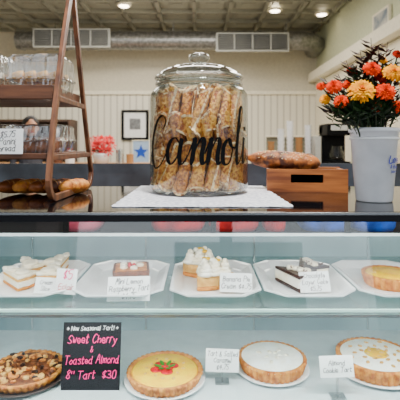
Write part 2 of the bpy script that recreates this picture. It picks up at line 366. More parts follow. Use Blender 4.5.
def petals(bm,c,R,n,layers,axis,mi=0,L=1.0,wd=0.35):
    q=axis.to_track_quat('Z','Y').to_matrix()
    for l in range(layers):
        el=math.radians(-5+ 88*l/max(1,layers-1)); nn=max(5,int(n*math.cos(el*0.85)))
        for k in range(nn):
            t=2*math.pi*(k+0.5*(l%2))/nn+random.uniform(-.1,.1)
            d=Vector((math.cos(t)*math.cos(el),math.sin(t)*math.cos(el),math.sin(el)*0.7))
            s=Vector((-math.sin(t),math.cos(t),0)); up=d.cross(s)*-1
            r1=R*L*random.uniform(.86,1.06)*(1-0.1*l/layers); w=R*wd
            a=d*R*0.25; b=d*r1*0.7; e_=d*r1+up*R*0.08
            P=[a,b+s*w*.5-up*R*.03,e_+s*w*.2,e_+d*R*.05,e_-s*w*.2,b-s*w*.5-up*R*.03]
            f=bm.faces.new([bm.verts.new(Vector(c)+q@p) for p in P]); f.material_index=mi
e=empty('flowering_plant',(PX(100,6.4),6.5,0.98))
bm=bmesh.new(); lathe(bm,[(0,0),(0.1,0),(0.13,0.12),(0.135,0.15),(0.12,0.15),(0.11,0.12),(0,0.12)],24); finish(bm,'pot',M_white,e,smooth=True)
bm=bmesh.new()
for k in range(22):
    t=k*0.7; petals(bm,(0.15*math.cos(t)*(.5+.5*(k%2)),0.1*math.sin(t),0.27+0.10*math.sin(k*2.1)),0.09,8,3,Vector((math.cos(t)*.6,-0.7,0.7)).normalized())
finish(bm,'blooms',M_red,e)
bm=bmesh.new()
for k in range(12):
    t=k*0.55; tube(bm,[(0,0,0.11),(0.1*math.cos(t),0.08*math.sin(t),0.18),(0.15*math.cos(t),0.12*math.sin(t),0.2)],0.01,6,r2=0.025,flat=0.3)
finish(bm,'foliage',M_green,e)
tag(e,'red flowering plant in a white pot on the rear cabinet','plant')

def person(loc,rz=0,s0=1.05):
    me=bpy.data.meshes.new('person'); 
    V=[(0,0,.86),(0,0,1.0),(0,0,1.16),(0,0,1.25),(0,-.01,1.31),(-.14,0,1.2),(-.2,0,.98),(-.17,-.14,.86),(.14,0,1.2),(.2,0,.98),(.17,-.14,.86),(-.08,0,.8),(-.09,-.01,.45),(-.09,0,.07),(-.09,-.12,.03),(.08,0,.8),(.09,-.01,.45),(.09,0,.07),(.09,-.12,.03)]
    E=[(0,1),(1,2),(2,3),(3,4),(2,5),(5,6),(6,7),(2,8),(8,9),(9,10),(0,11),(11,12),(12,13),(13,14),(0,15),(15,16),(16,17),(17,18)]
    R=[.13,.12,.12,.055,.05,.055,.042,.032,.055,.042,.032,.085,.06,.045,.03,.085,.06,.045,.03]
    me.from_pydata(V,E,[]); me.materials.append(mat('dark_shirt',(60,58,66),0.8))
    o=bpy.data.objects.new('person',me); link(o); o.location=loc; o.rotation_euler=(0,0,rz); o.scale=(s0,)*3
    sk=o.modifiers.new('skin','SKIN'); 
    for v,r in zip(me.skin_vertices[0].data,R): v.radius=(r,r*0.85)
    me.skin_vertices[0].data[0].use_root=True
    o.modifiers.new('sub','SUBSURF').levels=1
    skin=mat('skin',(206,146,112),0.5,sub=0.1)
    bm=bmesh.new(); blob(bm,(0,0,1.40),(.075,.09,.11),3); blob(bm,(0,-.09,1.39),(.012,.02,.02),1)
    for s in (-1,1): blob(bm,(s*.077,0.01,1.39),(.012,.02,.03),1)
    h=finish(bm,'head',skin,o,smooth=True)
    for s in (-1,1):
        bm=bmesh.new(); blob(bm,(s*.03,-.082,1.41),(.012,.008,.007),1); finish(bm,'eye',M_ink,h)
    bm=bmesh.new(); blob(bm,(0,-.082,1.345),(.025,.01,.006),1); finish(bm,'mouth',M_redink,h)
    bm=bmesh.new(); blob(bm,(0,.026,1.44),(.094,.095,.098),3,0.1); blob(bm,(0,.05,1.37),(.07,.06,.09),2,.1); finish(bm,'hair',mat('dark_hair',(16,10,8),0.6),h,smooth=True)
    for s in (-1,1):
        bm=bmesh.new(); blob(bm,(0,0,0),(.03,.025,.04),2)
        for k in range(4): tube(bm,[((k-1.5)*.014,-.01,-.02),((k-1.5)*.016,-.03,-.05),((k-1.5)*.016,-.05,-.055-.004*(k%2))],.007,6,r2=.005)
        tube(bm,[(-s*.025,0,0),(-s*.045,-.02,-.02),(-s*.045,-.035,-.04)],.009,6,r2=.006)
        finish(bm,'hand',skin,o,loc=(s*.17,-.17,.85),smooth=True)
    tag(o,'dark-haired person in a dark shirt seen beyond the counter','person')
person((PX(31,5.2),5.2,0),0.5)

# ---------------- display case ----------------
TOP=1.10
e=empty('display_case',(0,1.3,0)); oy=-1.3
def part(name,c,s,m,bev=0,label=None,rot=(0,0,0)):
    bm=bmesh.new(); box(bm,(0,0,0),s); return finish(bm,name,m,e,loc=(c[0],c[1]+oy,c[2]),bevel=bev,label=label,rot=rot)
M_back=mat('case_lining',(160,180,184),0.2,rgb2=(108,130,138),scale=2.2,stretch=(1,1,.3))
M_deck=mat('case_deck',(204,214,216),0.08)
part('countertop',(0,1.31,TOP-0.007),(2.0,0.62,0.014),M_top,0.003)
part('edge_highlight',(0,0.996,TOP-0.0035),(2.0,0.008,0.005),M_steel)  # thin steel strip added to carry the counter edge highlight
part('edge_band',(0,0.997,TOP-0.014),(2.0,0.007,0.016),M_edgeb)
TA=math.radians(9)
part('front_glass',(0,1.006-.275*math.tan(TA),0.805),(1.94,0.005,0.55/math.cos(TA)),M_pane,rot=(-TA,0,0))
part('glass_shelf',(0,1.33,0.84),(1.92,0.50,0.011),M_shelfg)
M_edge=mat('edge_glow',(215,252,240),0.2,emit=0.6)  # faint glow paints the bright line on the shelf's front glass edge
part('glowing_edge',(0,1.078,0.840),(1.92,0.006,0.007),M_edge)
part('shelf_bar',(0,1.074,0.829),(1.92,0.008,0.008),M_steel,label='steel support bar under the glass shelf')
part('deck',(0,1.26,0.56),(1.94,0.70,0.02),M_deck)
part('back_lining',(0,1.595,0.745),(1.94,0.012,0.35),M_back)
part('bright_line',(0,1.585,0.925),(1.94,0.02,0.007),mat('bright_line_glow',(235,245,246),0.3,emit=1.5))  # glowing strip put in for the bright line across the case back
for x in (-0.62,-.2,0.2,.62): part('back_seam',(x,1.587,0.745),(0.006,0.004,0.34),M_steel)
for x in (-0.985,0.985): part('side_panel',(x,1.26,0.82),(0.03,0.68,0.54),M_steel)
for x in (-0.5,0.05,0.55): part('back_mullion',(x,1.6,1.0),(0.02,0.015,0.17),M_dark)
part('plinth',(0,1.26,0.275),(1.98,0.70,0.55),M_dark)
part('shelf_bracket',(-0.95,1.33,0.825),(0.02,0.45,0.02),M_steel); part('shelf_bracket',(0.95,1.33,0.825),(0.02,0.45,0.02),M_steel)
tag(e,'glass-fronted bakery display case with black stone top','display case')

e=empty('storage_bench',(0,2.15,0))
bm=bmesh.new(); box(bm,(0,0,0.83),(2.6,0.4,0.03)); finish(bm,'bench_top',M_dark,e)
for x in (-1.25,1.25):
    for y in (-0.17,0.17):
        bm=bmesh.new(); box(bm,(x,y,0.408),(0.04,0.04,0.815)); finish(bm,'leg',M_dark,e)
bm=bmesh.new(); box(bm,(0,0.2,1.0),(2.6,0.02,0.31)); finish(bm,'back_board',mat('bench_back',(60,66,74),.6,rgb2=(26,28,34),scale=5),e)
tag(e,'dark low storage bench behind the display case','bench')
M_rb=mat('glowing_red_cloth',(250,4,14),0.8,rgb2=(150,4,10),scale=9,emit=.12); M_bb=mat('glowing_blue_cloth',(10,104,235),0.8,rgb2=(6,50,130),scale=9,emit=.12); M_pb=mat('pink_cloth',(255,110,140),0.8,rgb2=(180,50,76),scale=9)  # red and blue cloth glow faintly so their colours read brighter
def sack(u,w,h,m,l):  # added shapes standing in for coloured patches behind the glass
    x=PX(u,2.1); bm=bmesh.new(); n=28; rings=[]
    for j,(zz,f) in enumerate(((0,.9),(.02,1),(h*.5,1.03),(h*.8,.9),(h*.95,.7),(h,.5))):
        o=[]
        for k in range(n):
            t=2*math.pi*k/n; cx=math.copysign(abs(math.cos(t))**.6,math.cos(t)); sy=math.copysign(abs(math.sin(t))**.6,math.sin(t))
            r=f*(1+.08*noise.noise(Vector((math.cos(t)*2,math.sin(t)*2,zz*12+u)))); o.append((cx*w/2*r,sy*.1*r,zz))
        rings.append(o)
    loft(bm,rings); ob=finish(bm,'cloth_bag',m,loc=(x,2.12,.8455),smooth=True); tag(ob,l+' cloth bag added on the dark bench as a colour patch','bag',group='coloured cloth bags')
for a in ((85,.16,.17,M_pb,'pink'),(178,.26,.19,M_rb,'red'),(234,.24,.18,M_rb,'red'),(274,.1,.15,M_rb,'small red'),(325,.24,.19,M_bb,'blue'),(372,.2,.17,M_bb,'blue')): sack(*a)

# ---------------- cloth, jar ----------------
bm=bmesh.new(); nx,ny=120,56; g=[]
for j in range(ny+1):
    row=[]
    for i in range(nx+1):
        x=-0.225+0.462*i/nx; y=1.07+0.55*j/ny
        fe=max(0,1-j/4); y+=0.005*fe*(1-abs(math.sin(math.pi*i/7)))
        fs=max(0,1-min(i,nx-i)/4); x+=(0.004*fs*(1-abs(math.sin(math.pi*j/6))))*(1 if i<nx/2 else -1)
        row.append(bm.verts.new((x,y,TOP+0.0006+ (0.0008*max(0,math.sin(x*60)*math.sin(y*40)) if j<16 else 0))))
    g.append(row)
for j in range(ny):
    for i in range(nx): bm.faces.new((g[j][i],g[j][i+1],g[j+1][i+1],g[j+1][i]))
o=finish(bm,'cloth',mat('white_linen',(238,239,244),0.9,rgb2=(184,188,200),scale=90,bump=0.4),smooth=True); 
md=o.modifiers.new('s','SOLIDIFY'); md.thickness=0.0015; md.offset=1
tag(o,'white lace cloth laid flat under the cannoli jar','cloth')

JX=PX(199,1.4); JY=1.41; JZ=TOP+0.004
e=empty('cannoli_jar',(JX,JY,JZ))
bm=bmesh.new()
lathe(bm,[(0,0),(.14,0),(.153,.006),(.160,.02),(.160,.30),(.157,.318),(.147,.331),(.135,.339),(.131,.345),(.131,.354),(.138,.357),(.138,.362),(.127,.362),(.125,.342),(.140,.330),(.152,.314),(.155,.30),(.155,.025),(.15,.014),(0,.012)],72)
finish(bm,'jar_body',M_glass,e,smooth=True)
bm=bmesh.new()
lathe(bm,[(0,.366),(.120,.366),(.143,.364),(.146,.369),(.143,.374),(.134,.377),(.130,.384),(.118,.393),(.112,.394),(.100,.401),(.070,.409),(.040,.413),(.020,.415),(.016,.419),(.020,.423),(.031,.428),(.036,.437),(.031,.447),(.018,.453),(0,.455)],72)
finish(bm,'lid',M_lidg,e,smooth=True)
bm=bmesh.new(); lathe(bm,[(.131,.341),(.141,.343),(.144,.349),(.141,.354),(.131,.356),(.131,.341)],72); finish(bm,'neck_ring',M_lidg,e,smooth=True)
S=[]
S.append([(-41,129),(-38,121),(-43,115),(-51,119),(-58,132),(-61,147),(-58,162),(-50,169),(-42,166),(-36,158),(-32,150)])
S.append([(-18,144),(-23,138),(-29,141),(-32,151),(-30,161),(-25,164),(-19,156),(-16,144),(-16,139),(-17,154),(-15,164),(-11,162),(-7,154)])
def nn(x): S.append([(x-3,154),(x,144),(x+2,138),(x+2,150),(x+1,165)]); S.append([(x+1,158),(x+5,146),(x+9,138),(x+12,142),(x+11,156),(x+13,164),(x+16,161),(x+18,154)])
nn(-4); nn(13)
S.append([(38,140),(33,141),(30,149),(31,161),(35,165),(40,161),(42,149),(39,141),(37,139),(40,146),(46,148)])
S.append([(45,150),(51,132),(55,112),(53,105),(50,110),(49,132),(49,152),(51,164),(55,162),(59,154)])
S.append([(59,154),(62,142),(62,138),(61,156),(63,164),(69,158)])
S.append([(62,126),(63,130)])
bm=bmesh.new(); RJ=0.1612
for st in S:
    # slight italic slant about the baseline
    pts=cat3([(a*0.87-3.2+(152-b)*.10,b,0) for a,b in st],10); n=len(pts); L=[]
    for i,p in enumerate(pts):
        d=(pts[min(i+1,n-1)]-pts[max(i-1,0)]); d=d.normalized() if d.length>0 else Vector((1,0,0))
        dn=max(0,d.y); w=1.5+2.8*dn**1.5
        w*=min(1,0.45+i/5,0.45+(n-1-i)/5)
        if len(st)==2: w=4.4
        nr=Vector((-d.y,d.x,0))*w/2
        for q in (p+nr,p-nr):
            th=q.x/50.0; z=CZ+(HV-q.y)*1.26/F-JZ
            L.append(bm.verts.new((RJ*math.sin(th),-RJ*math.cos(th),z)))
    for i in range(n-1): bm.faces.new((L[2*i],L[2*i+1],L[2*i+3],L[2*i+2]))
finish(bm,'script_lettering',M_ink,e,label='black cursive word Cannoli')
tag(e,'large clear glass jar filled with cannoli, black script lettering','jar')

def cannoli_mesh(seed,m):
    bm=bmesh.new(); NS,NL=48,44; L=0.130; g=[]
    for j in range(NL+1):
        s=j/NL; z=-L/2+L*s; fl=(0.84+0.30*s)*(1+0.26*(abs(2*s-1)**3)); row=[]
        for i in range(NS+1):
            a=i/NS; t=a*(2*math.pi+1.3)+ (s-0.5)*0.9; r=(0.0145+0.0064*a*a)*fl
            P=Vector((math.cos(t)*2.2,math.sin(t)*2.2,z*60+seed*9))
            r+=0.0018*max(-.2,noise.noise(P*1.5))+0.0018*max(-.1,noise.noise(P*4.2))
            zz=z+(0.013+0.005*math.sin(seed))*math.cos(t+seed)*(2*s-1)*abs(2*s-1)
            row.append(bm.verts.new((r*math.cos(t),r*math.sin(t),zz)))
        g.append(row)
    for j in range(NL):
        for i in range(NS):
            f=bm.faces.new((g[j][i],g[j][i+1],g[j+1][i+1],g[j+1][i]))
            if j in (0,1,NL-2,NL-1) or i>=NS-2: f.material_index=1
    me=bpy.data.meshes.new('cannoli_shell'); bm.to_mesh(me); bm.free()
    for p in me.polygons: p.use_smooth=True
    me.materials.append(m); me.materials.append(M_cedge); return me
CM=[cannoli_mesh(i,M_cannoli if i%3!=2 else M_cannoli2) for i in range(6)]
def cann(r,t,z,tilt,lean=0):
    o=bpy.data.objects.new('cannoli',random.choice(CM)); link(o)
    rad=Vector((math.cos(t),math.sin(t),0)); tan=Vector((-math.sin(t),math.cos(t),0))
    ax=(Vector((0,0,1))+tan*math.tan(tilt)-rad*lean).normalized()
    if random.random()<.3: ax=-ax
    R=ax.to_track_quat('Z','Y').to_matrix()@Matrix.Rotation(random.uniform(0,6.28),3,'Z')
    o.rotation_euler=R.to_euler(); o.location=Vector((JX,JY,JZ+z))+rad*r
    sd=o.modifiers.new('s','SOLIDIFY'); sd.thickness=0.0022
    tag(o,'golden fried cannoli shell standing in the glass jar','cannoli',group='cannoli shells in the jar')
N=19
for li,z in enumerate((0.084,0.170,0.252)):
    for k in range(N):
        cann((.130,.130,.127)[li],2*math.pi*(k+.5*li)/N+.1,z+random.uniform(-.004,.010),math.radians((14,-14,12)[li]+random.uniform(-7,7)),(.0,.02,.10)[li])
    for k in range(12): cann(0.090,2*math.pi*k/12+li*.4,z+.012,math.radians((-9,9,-9)[li]))
for k in range(6): cann(0.048,2*math.pi*k/6,.258,.05)

# ---------------- crate and loaf ----------------
e=empty('wooden_crate',(PX(306,1.48),1.50,TOP),(0,0,math.radians(-8)))
w,dd,h,t=0.262,0.15,0.076,0.012
bm=bmesh.new()
def slotboard(bm,w,h,t,y):
    sw,sh=0.105,0.028; zc=h*0.58
    for c,s in (((-(w+sw)/4,y,h/2),((w-sw)/2,t,h)),(((w+sw)/4,y,h/2),((w-sw)/2,t,h)),((0,y,(zc-sh/2)/2),(sw,t,zc-sh/2)),((0,y,(zc+sh/2+h)/2),(sw,t,h-zc-sh/2))): box(bm,c,s)
slotboard(bm,w,h,t,-dd/2)
finish(bm,'front_board',M_crate,e)
bm=bmesh.new(); box(bm,(0,dd/2,h/2),(w,t,h)); finish(bm,'rear_board',M_crate,e)
for s in (-1,1):
    bm=bmesh.new(); 
    for k in range(2): box(bm,(s*(w/2-t/2),0,0.018+k*0.038),(t,dd-t,0.032))
    finish(bm,'side_slats',M_crate,e)
bm=bmesh.new(); box(bm,(0,0,0.006),(w-2*t,dd-t,0.012)); finish(bm,'bottom',M_dark,e)
bm=bmesh.new(); box(bm,(0,-dd/2+0.0080,h*.5),(w-2.4*t,0.003,h*.8)); finish(bm,'slot_shade',M_black,e)  # black sheet behind the handle slot, painted as the crate's inner shade
tag(e,'brown wooden crate with slot handle on the counter','crate')
def loaf(loc,rot,L,r,label,m=M_bread,group=None,big=False):
    e=empty('bread_loaf',loc,rot); bm=bmesh.new(); n=20
    prof=[(0,-L/2)]+[(r*math.sin(math.pi*k/n)**(0.7 if big else .55)*(1-0.1*math.cos(math.pi*k/n)),-L/2*math.cos(math.pi*k/n)) for k in range(1,n)]+[(0,L/2)]
    lathe(bm,prof,32)
    for v in bm.verts:
        v.co=Vector((v.co.z,v.co.y,v.co.x*0.82)); v.co*=1+0.07*noise.noise(v.co*25)+.05*noise.noise(v.co*90)
    finish(bm,'crust',m,e,smooth=True)
    bm=bmesh.new(); rn=random.Random(5)
    for k in range(5):
        x0=-L*0.34+L*.14*k; pts=[]
        for q in range(7):
            a=-1.2+q*.30; pts.append(Vector((x0+q*L*(.03 if big else .018),r*.95*math.sin(a),r*.80*.96*math.cos(a))))
        tube(bm,pts,r*.05,7,r2=r*.03,flat=.6)
    finish(bm,'scoring',mat('floured_score',(230,184,120),0.8,rgb2=(150,84,36),scale=70),e,smooth=True)
    if big:
        bm=bmesh.new()
        for k in range(140):
            a=rn.uniform(-1.4,1.2); x=rn.uniform(-.38,.38)*L; rr=r*.97*(1-(2*x/L)**4*.5)
            blob(bm,(x,rr*math.sin(a),rr*.82*math.cos(a)),(.003,.0018,.0014),1,R=Matrix.Rotation(rn.uniform(0,3),4,'Z'))
        finish(bm,'seeds',M_cedge,e)
    tag(e,label,'bread',group); return e
loaf((PX(286,1.44),1.485,TOP+0.102),(0,math.radians(4),math.radians(-8)),0.245,0.040,'long dark golden crusty loaf lying in the crate',m=M_breadd,big=True)

# ---------------- flower bucket ----------------
BX,BY=PX(374,1.2),1.2
e=empty('flower_bucket',(BX,BY,TOP))
bm=bmesh.new(); lathe(bm,[(0,0),(.046,0),(.049,.004),(.064,.19),(.068,.192),(.069,.198),(.067,.203),(.062,.202),(.046,.012),(0,.01)],48); finish(bm,'bucket_body',mat('white_enamel',(252,252,255),0.25),e,smooth=True)
bm=bmesh.new(); lathe(bm,[(.0635,.170),(.0658,.172),(.0658,.176),(.0640,.178),(.0635,.170)],48); finish(bm,'band',M_white,e,smooth=True)
for tx,sz,z,wr in (('Love',.022,.118,.0612),('& flour',.011,.098,.0597),('bakery',.008,.085,.0588)):
    t=hand([tx],e,M_blueink,sz,1,(0,0,z),wrap=wr,pen=sz*.13,shear=.25); t.rotation_euler=(0,0,math.radians(36))
tag(e,'white enamel bucket with blue lettering holding cut flowers','bucket')
def flower(u,v,d,rp,m,label,lay=8):
    R=rp*d/F; p=W(u,v,d); base=Vector((BX+(p.x-BX)*0.25,BY+(p.y-BY)*0.2,TOP+0.05))
    e=empty('flower',base); q=p-base
    ax=Vector(((p.x-BX)*2.2,-0.75,0.5+(p.z-1.4)*1.5)).normalized()
    bm=bmesh.new(); mid=Vector((q.x*0.3,q.y*0.4,q.z*0.62)); tube(bm,cat3([Vector((0,0,0)),mid,q]),0.0022,6); finish(bm,'stem',M_green,e)
    bm=bmesh.new(); blob(bm,q-ax*R*.2,(R*.5,)*3,2,mi=1); petals(bm,q-ax*R*.15,R,26,lay,ax,wd=0.24); finish(bm,'bloom',[m,CORE[m]],e)
    tag(e,label,'flower',group='cut flowers in the bucket')
OR,YE,RD='orange mum bloom in the enamel bucket','large yellow mum bloom in the enamel bucket','rust-red bloom in the enamel bucket'
for a in ((362,90,1.12,13.5,M_yel,YE),(341,101,1.13,7.5,M_org,OR),(386,91,1.12,10.5,M_org,OR),(372,68,1.16,9,M_org,OR),(334,86,1.17,8.5,M_org,OR),(394,72,1.14,11,M_yel,YE),(325,99,1.2,6,M_yel,YE),(381,77,1.17,6.5,M_rust,RD),(400,107,1.13,8.5,M_org,OR),(410,88,1.2,10,M_yel,YE),(321,86,1.22,5,M_org,OR),(352,71,1.22,6,M_rust,RD),(348,84,1.19,5.5,M_org,OR),(376,107,1.12,6,M_org,OR),(398,54,1.2,6,M_rust,RD),(354,106,1.14,5,M_yel,YE),(383,60,1.2,5,M_yel,YE)): flower(*a)
def spray(u,v,d,m,label,nl=28,ls=0.038):
    p=W(u,v,d); base=Vector((BX+(p.x-BX)*0.2,BY+(p.y-BY)*0.2,TOP+0.06)); e=empty('foliage_sprig',base); q=p-base
    if q.z<.2: mids=[Vector((0,0,0)),Vector((q.x*.35,q.y*.35,.18)),Vector((q.x*.75,q.y*.75,.19)),q]
    else: mids=[Vector((0,0,0)),Vector((q.x*0.3,q.y*0.4,q.z*0.6)),q]
    pts=cat3(mids,10)
    bm=bmesh.new(); tube(bm,pts,0.0018,5,r2=0.0008); finish(bm,'stem',m,e)
    bm=bmesh.new(); n=len(pts)
    for k in range(nl):
        f=0.40+0.59*k/nl; c=pts[int((n-1)*f)]
        dist=math.hypot(c.x+base.x-BX,c.y+base.y-BY)
        if c.z<0.145 and dist<.085: continue
        t=k*2.4; d_=Vector((math.cos(t),math.sin(t)*0.8,0.45)).normalized(); L=ls*random.uniform(.7,1.2)
        s=d_.cross(Vector((0,0,1))).normalized()*L*0.22; nz=s.cross(d_).normalized()*L*0.1
        a=[c,c+d_*L*.4+s,c+d_*L,c+d_*L*.4-s,]; mid=c+d_*L*.45-nz
        V=[bm.verts.new(x) for x in a]; mv=bm.verts.new(mid)
        for i in range(4): bm.faces.new((V[i],V[(i+1)%4],mv))
    finish(bm,'leaves',m,e); tag(e,label,'foliage',group='foliage in the bucket')
LG,LR='dark green leafy sprig among the flowers','dark red leafy sprig rising above the flowers'
for u,v,d,m in ((371,38,1.2,M_leafr),(379,46,1.19,M_leafr),(360,50,1.21,M_leafr),(388,42,1.21,M_leafr),(346,60,1.22,M_leafr),(352,76,1.18,M_green),(335,105,1.15,M_green),(368,102,1.15,M_green),(345,112,1.13,M_green),(324,78,1.22,M_leafr),(328,105,1.18,M_green),(392,58,1.22,M_leafr),(385,106,1.13,M_green),(362,71,1.21,M_green),(404,112,1.16,M_green),(343,88,1.2,M_green),(376,82,1.19,M_green),(400,91,1.2,M_leafr),(384,63,1.2,M_green),(356,102,1.17,M_green),(366,58,1.22,M_leafr),(355,92,1.22,M_leafr),(372,94,1.2,M_green),(390,98,1.2,M_green),(338,74,1.22,M_leafr),(350,104,1.2,M_leafr),(376,114,1.12,M_green),(360,114,1.12,M_green),(348,96,1.18,M_green),(378,98,1.17,M_leafr),(366,112,1.14,M_green),(392,114,1.13,M_green),(352,116,1.12,M_green),(370,118,1.10,M_green),(338,116,1.14,M_leafr),(384,120,1.11,M_green),(332,122,1.13,M_green),(340,130,1.12,M_green),(327,114,1.17,M_leafr),(330,92,1.2,M_green),(406,60,1.22,M_leafr),(353,64,1.2,M_green),(388,84,1.2,M_leafr),(346,122,1.12,M_green),(358,124,1.10,M_green),(398,122,1.12,M_green)):
    spray(u,v,d,m,LG if m is M_green else LR)

# ---------------- A-frame stand ----------------
AX=-0.40; AX2=-0.98
e=empty('display_stand',((AX+AX2)/2,1.36,TOP)); ox=-(AX+AX2)/2; oy=-1.36
ay,H=1.34,0.66
def yf(z):
    f=z/H; return 1.125+(ay-1.125)*(f**1.35)
def yb(z):
    f=z/H; return 1.61+(ay-1.61)*(f**0.85)
def strip(bm,pts,tx,tn,closed=False):
    rings=[]; n=len(pts)
    for i,p in enumerate(pts):
        a=pts[(i-1)%n] if closed else pts[max(i-1,0)]; b=pts[(i+1)%n] if closed else pts[min(i+1,n-1)]
        d=(b-a).normalized(); nrm=Vector((0,-d.z,d.y)); X=Vector((1,0,0))
        rings.append([bm.verts.new(p+X*tx/2*sx+nrm*tn/2*sn) for sx,sn in ((1,1),(1,-1),(-1,-1),(-1,1))])
    m=n if closed else n-1
    for i in range(m):
        a,b=rings[i],rings[(i+1)%n]
        for k in range(4): bm.faces.new((a[k],a[(k+1)%4],b[(k+1)%4],b[k]))
    if not closed: bm.faces.new(rings[0]); bm.faces.new(rings[-1])
rc=0.05
for xs in (AX,AX2):
    x=xs+ox; pts=[]; z0=rc+.011
    for k in range(15):
        z=H-(H-z0)*k/14; pts.append(Vector((x,yf(z)+oy,z)))
    for k in range(1,7):
        a=math.pi/2*k/6; pts.append(Vector((x,yf(z0)+rc*(1-math.cos(a))+oy,z0-rc*math.sin(a))))
    for k in range(1,8): pts.append(Vector((x,yf(z0)+rc+(yb(z0)-yf(z0)-2*rc)*k/8+oy,0.011)))
    for k in range(0,7):
        a=math.pi/2*k/6; pts.append(Vector((x,yb(z0)-rc*(1-math.sin(a))+oy,0.011+rc*(1-math.cos(a)))))
    for k in range(1,14):
        z=z0+(H-z0)*k/14; pts.append(Vector((x,yb(z)+oy,z)))
    bm=bmesh.new(); strip(bm,pts,0.014,0.019,True); finish(bm,'side_frame',M_wood,e,bevel=0.003)
    for z in (0.122,0.287):
        bm=bmesh.new(); box(bm,(x,(yf(z)+yb(z))/2+oy,z),(0.012,yb(z)-yf(z)-0.02,0.016)); finish(bm,'cross_bar',M_wood_h,e,bevel=0.002)
    bm=bmesh.new(); tube(bm,[(x-0.012,ay+oy,H-0.03),(x+0.014,ay+oy,H-0.03)],0.009,12); finish(bm,'pivot_bolt',M_steel,e)
bm=bmesh.new(); tube(bm,[(AX2+ox,ay+oy,H-0.03),(AX+ox,ay+oy,H-0.03)],0.008,10); finish(bm,'top_rod',M_wood_h,e)
for z,rim in ((0.118,0.016),(0.285,0.040)):
    ya=yf(z)+.012; yb_=yb(z)-.012; w=AX-AX2-0.022; yc=(ya+yb_)/2+oy; dp=yb_-ya
    bm=bmesh.new(); box(bm,(0,yc,z+0.005),(w,dp,0.012)); box(bm,(0,yc-dp/2,z+rim/2),(w,0.01,rim)); box(bm,(0,yc+dp/2,z+rim/2),(w,0.01,rim))
    for s in (-1,1): box(bm,(s*(w/2-0.005),yc,z+rim/2),(0.01,dp,rim))
    finish(bm,'tray_shelf',M_wood_h,e,bevel=0.002)
tag(e,'walnut A-frame stand with tray shelves on the counter','display stand')
def ribbed(w,d,c,z,amp):
    base=octo(w,d,c,z); out=[]
    for i in range(8):
        a=Vector(base[i]); b=Vector(base[(i+1)%8]); L=(b-a).length; m=max(2,int(L/0.008)); nr=Vector(((b-a).y,-(b-a).x,0)).normalized()
        for k in range(m): out.append(tuple(a.lerp(b,k/m)+nr*(amp if k%2 else 0)))
    return out
def clamshell(x,y,z,w,d,h,kind,label,br=.0185):
    e=empty('pastry_container',(x,y,z)); a=0.012
    def rg(sw,z_,amp): return [(px*sw,py*sw,z_) for px,py,_ in ribbed(w,d,a,0,amp)]
    def crk(bm):
        for v in bm.verts: v.co+=Vector((noise.noise(v.co*55+Vector((x,0,0))*9),noise.noise(v.co*55+Vector((9,x*7,0))),noise.noise(v.co*45+Vector((0,5,x*7)))))*0.004
    bm=bmesh.new(); loft(bm,[rg(.88,0,.0),rg(.92,h*.2,.002),rg(.96,h*.42,.002)]); crk(bm); finish(bm,'container_base',M_plast,e)
    bm=bmesh.new(); loft(bm,[rg(1.02,h*.43,0),rg(1.02,h*.47,0),rg(.97,h*.48,.0022),rg(.95,h*.7,.0022),rg(.93,h*.93,.0022),rg(.86,h,0),rg(.4,h*.985,0)]); crk(bm); finish(bm,'container_lid',M_plast,e)
    tag(e,label,'food container',group='clear pastry containers')
    n=4; rows=2 if h>0.1 else 1
    for i in range(n):
        for j in range(3):
            for kz in range(rows):
                bm=bmesh.new(); r=br; blob(bm,(0,0,0),(r*1.05,r*1.1,r*(.95 if rows==2 else 1.15)),2,0.35)
                c_=(kind+kz+(i*j)%2)%3
                o=finish(bm,'bread_roll',[M_sponge,M_bread,M_cream][c_],loc=(x-w/2+.014+(w-.028)*(i+.5)/n,y+(j-1)*0.038,z+0.004+r+kz*.044),smooth=True); tag(o,['pale sponge','golden','sugar-dusted'][c_]+' bun inside a clear plastic container','bun',group='buns in containers')
z1=TOP+0.285+0.0115; z2=TOP+0.118+0.0115
clamshell(-0.492,1.335,z1,0.175,0.14,0.130,2,'tall crinkled clear plastic container of dusted buns')
clamshell(-0.680,1.335,z1,0.175,0.14,0.132,0,'tall crinkled clear plastic container of pale buns')
clamshell(-0.492,1.335,z2,0.175,0.16,0.088,1,'low crinkled clear plastic container of rolls',.021)
clamshell(-0.680,1.335,z2,0.175,0.16,0.090,0,'low crinkled clear plastic container of buns',.021)
for i,(u,m) in enumerate(((10,M_bread),(26,M_crust),(42,M_bread),(57,M_breadd),(72,M_crust))):
    loaf((PX(u,1.33),1.36,TOP+0.026),(0,0,1.2),0.12,0.028,'small glossy brown roll on the counter below the stand shelf',m,group='rolls below the stand')

# ---------------- cards ----------------
def card(x,y,z,w,h,lines,ink,size,label,rx=-12,rz=0,lead=0.8,stand=0,m=M_card,name='price_card',ry=0):
    e=empty(name,(x,y,z),(0,0,math.radians(rz)))
    R=math.radians(rx)
    bm=bmesh.new(); box(bm,(0,0,h/2),(w,0.0016,h)); p=finish(bm,'card_panel',m,e,loc=(0,0,stand),rot=(R,math.radians(ry),0))
    if stand:
        bm=bmesh.new(); box(bm,(0,0,0.003),(0.04,0.03,0.006)); box(bm,(0,0.004,stand/2+0.006),(0.006,0.004,stand+0.012)); finish(bm,'card_holder',M_plast,e)
    if isinstance(lines[0],str): lines=[(lines,0,ink,size)]
    for ls,dz,ik,sz in lines: hand(ls,p,ik,sz,lead,(0,-0.0014,h/2+dz),maxw=w*.92)
    tag(e,label,'sign'); return e
S1=0.846
ZP=S1+0.010
card(PX(7,1.15),1.149,TOP+0.132,0.085,0.068,['$5.75','Panini','bread'],M_ink,0.018,'white handwritten price card propped on the stand shelf',lead=1.05,rx=-4)
card(PX(65,1.15),1.15,ZP,0.055,0.066,[(['$5'],0.016,M_pinkink,0.026),(['Eclair'],-0.014,M_redink,0.017)],None,0,'white price card with red handwriting by the cake slices',ry=3)
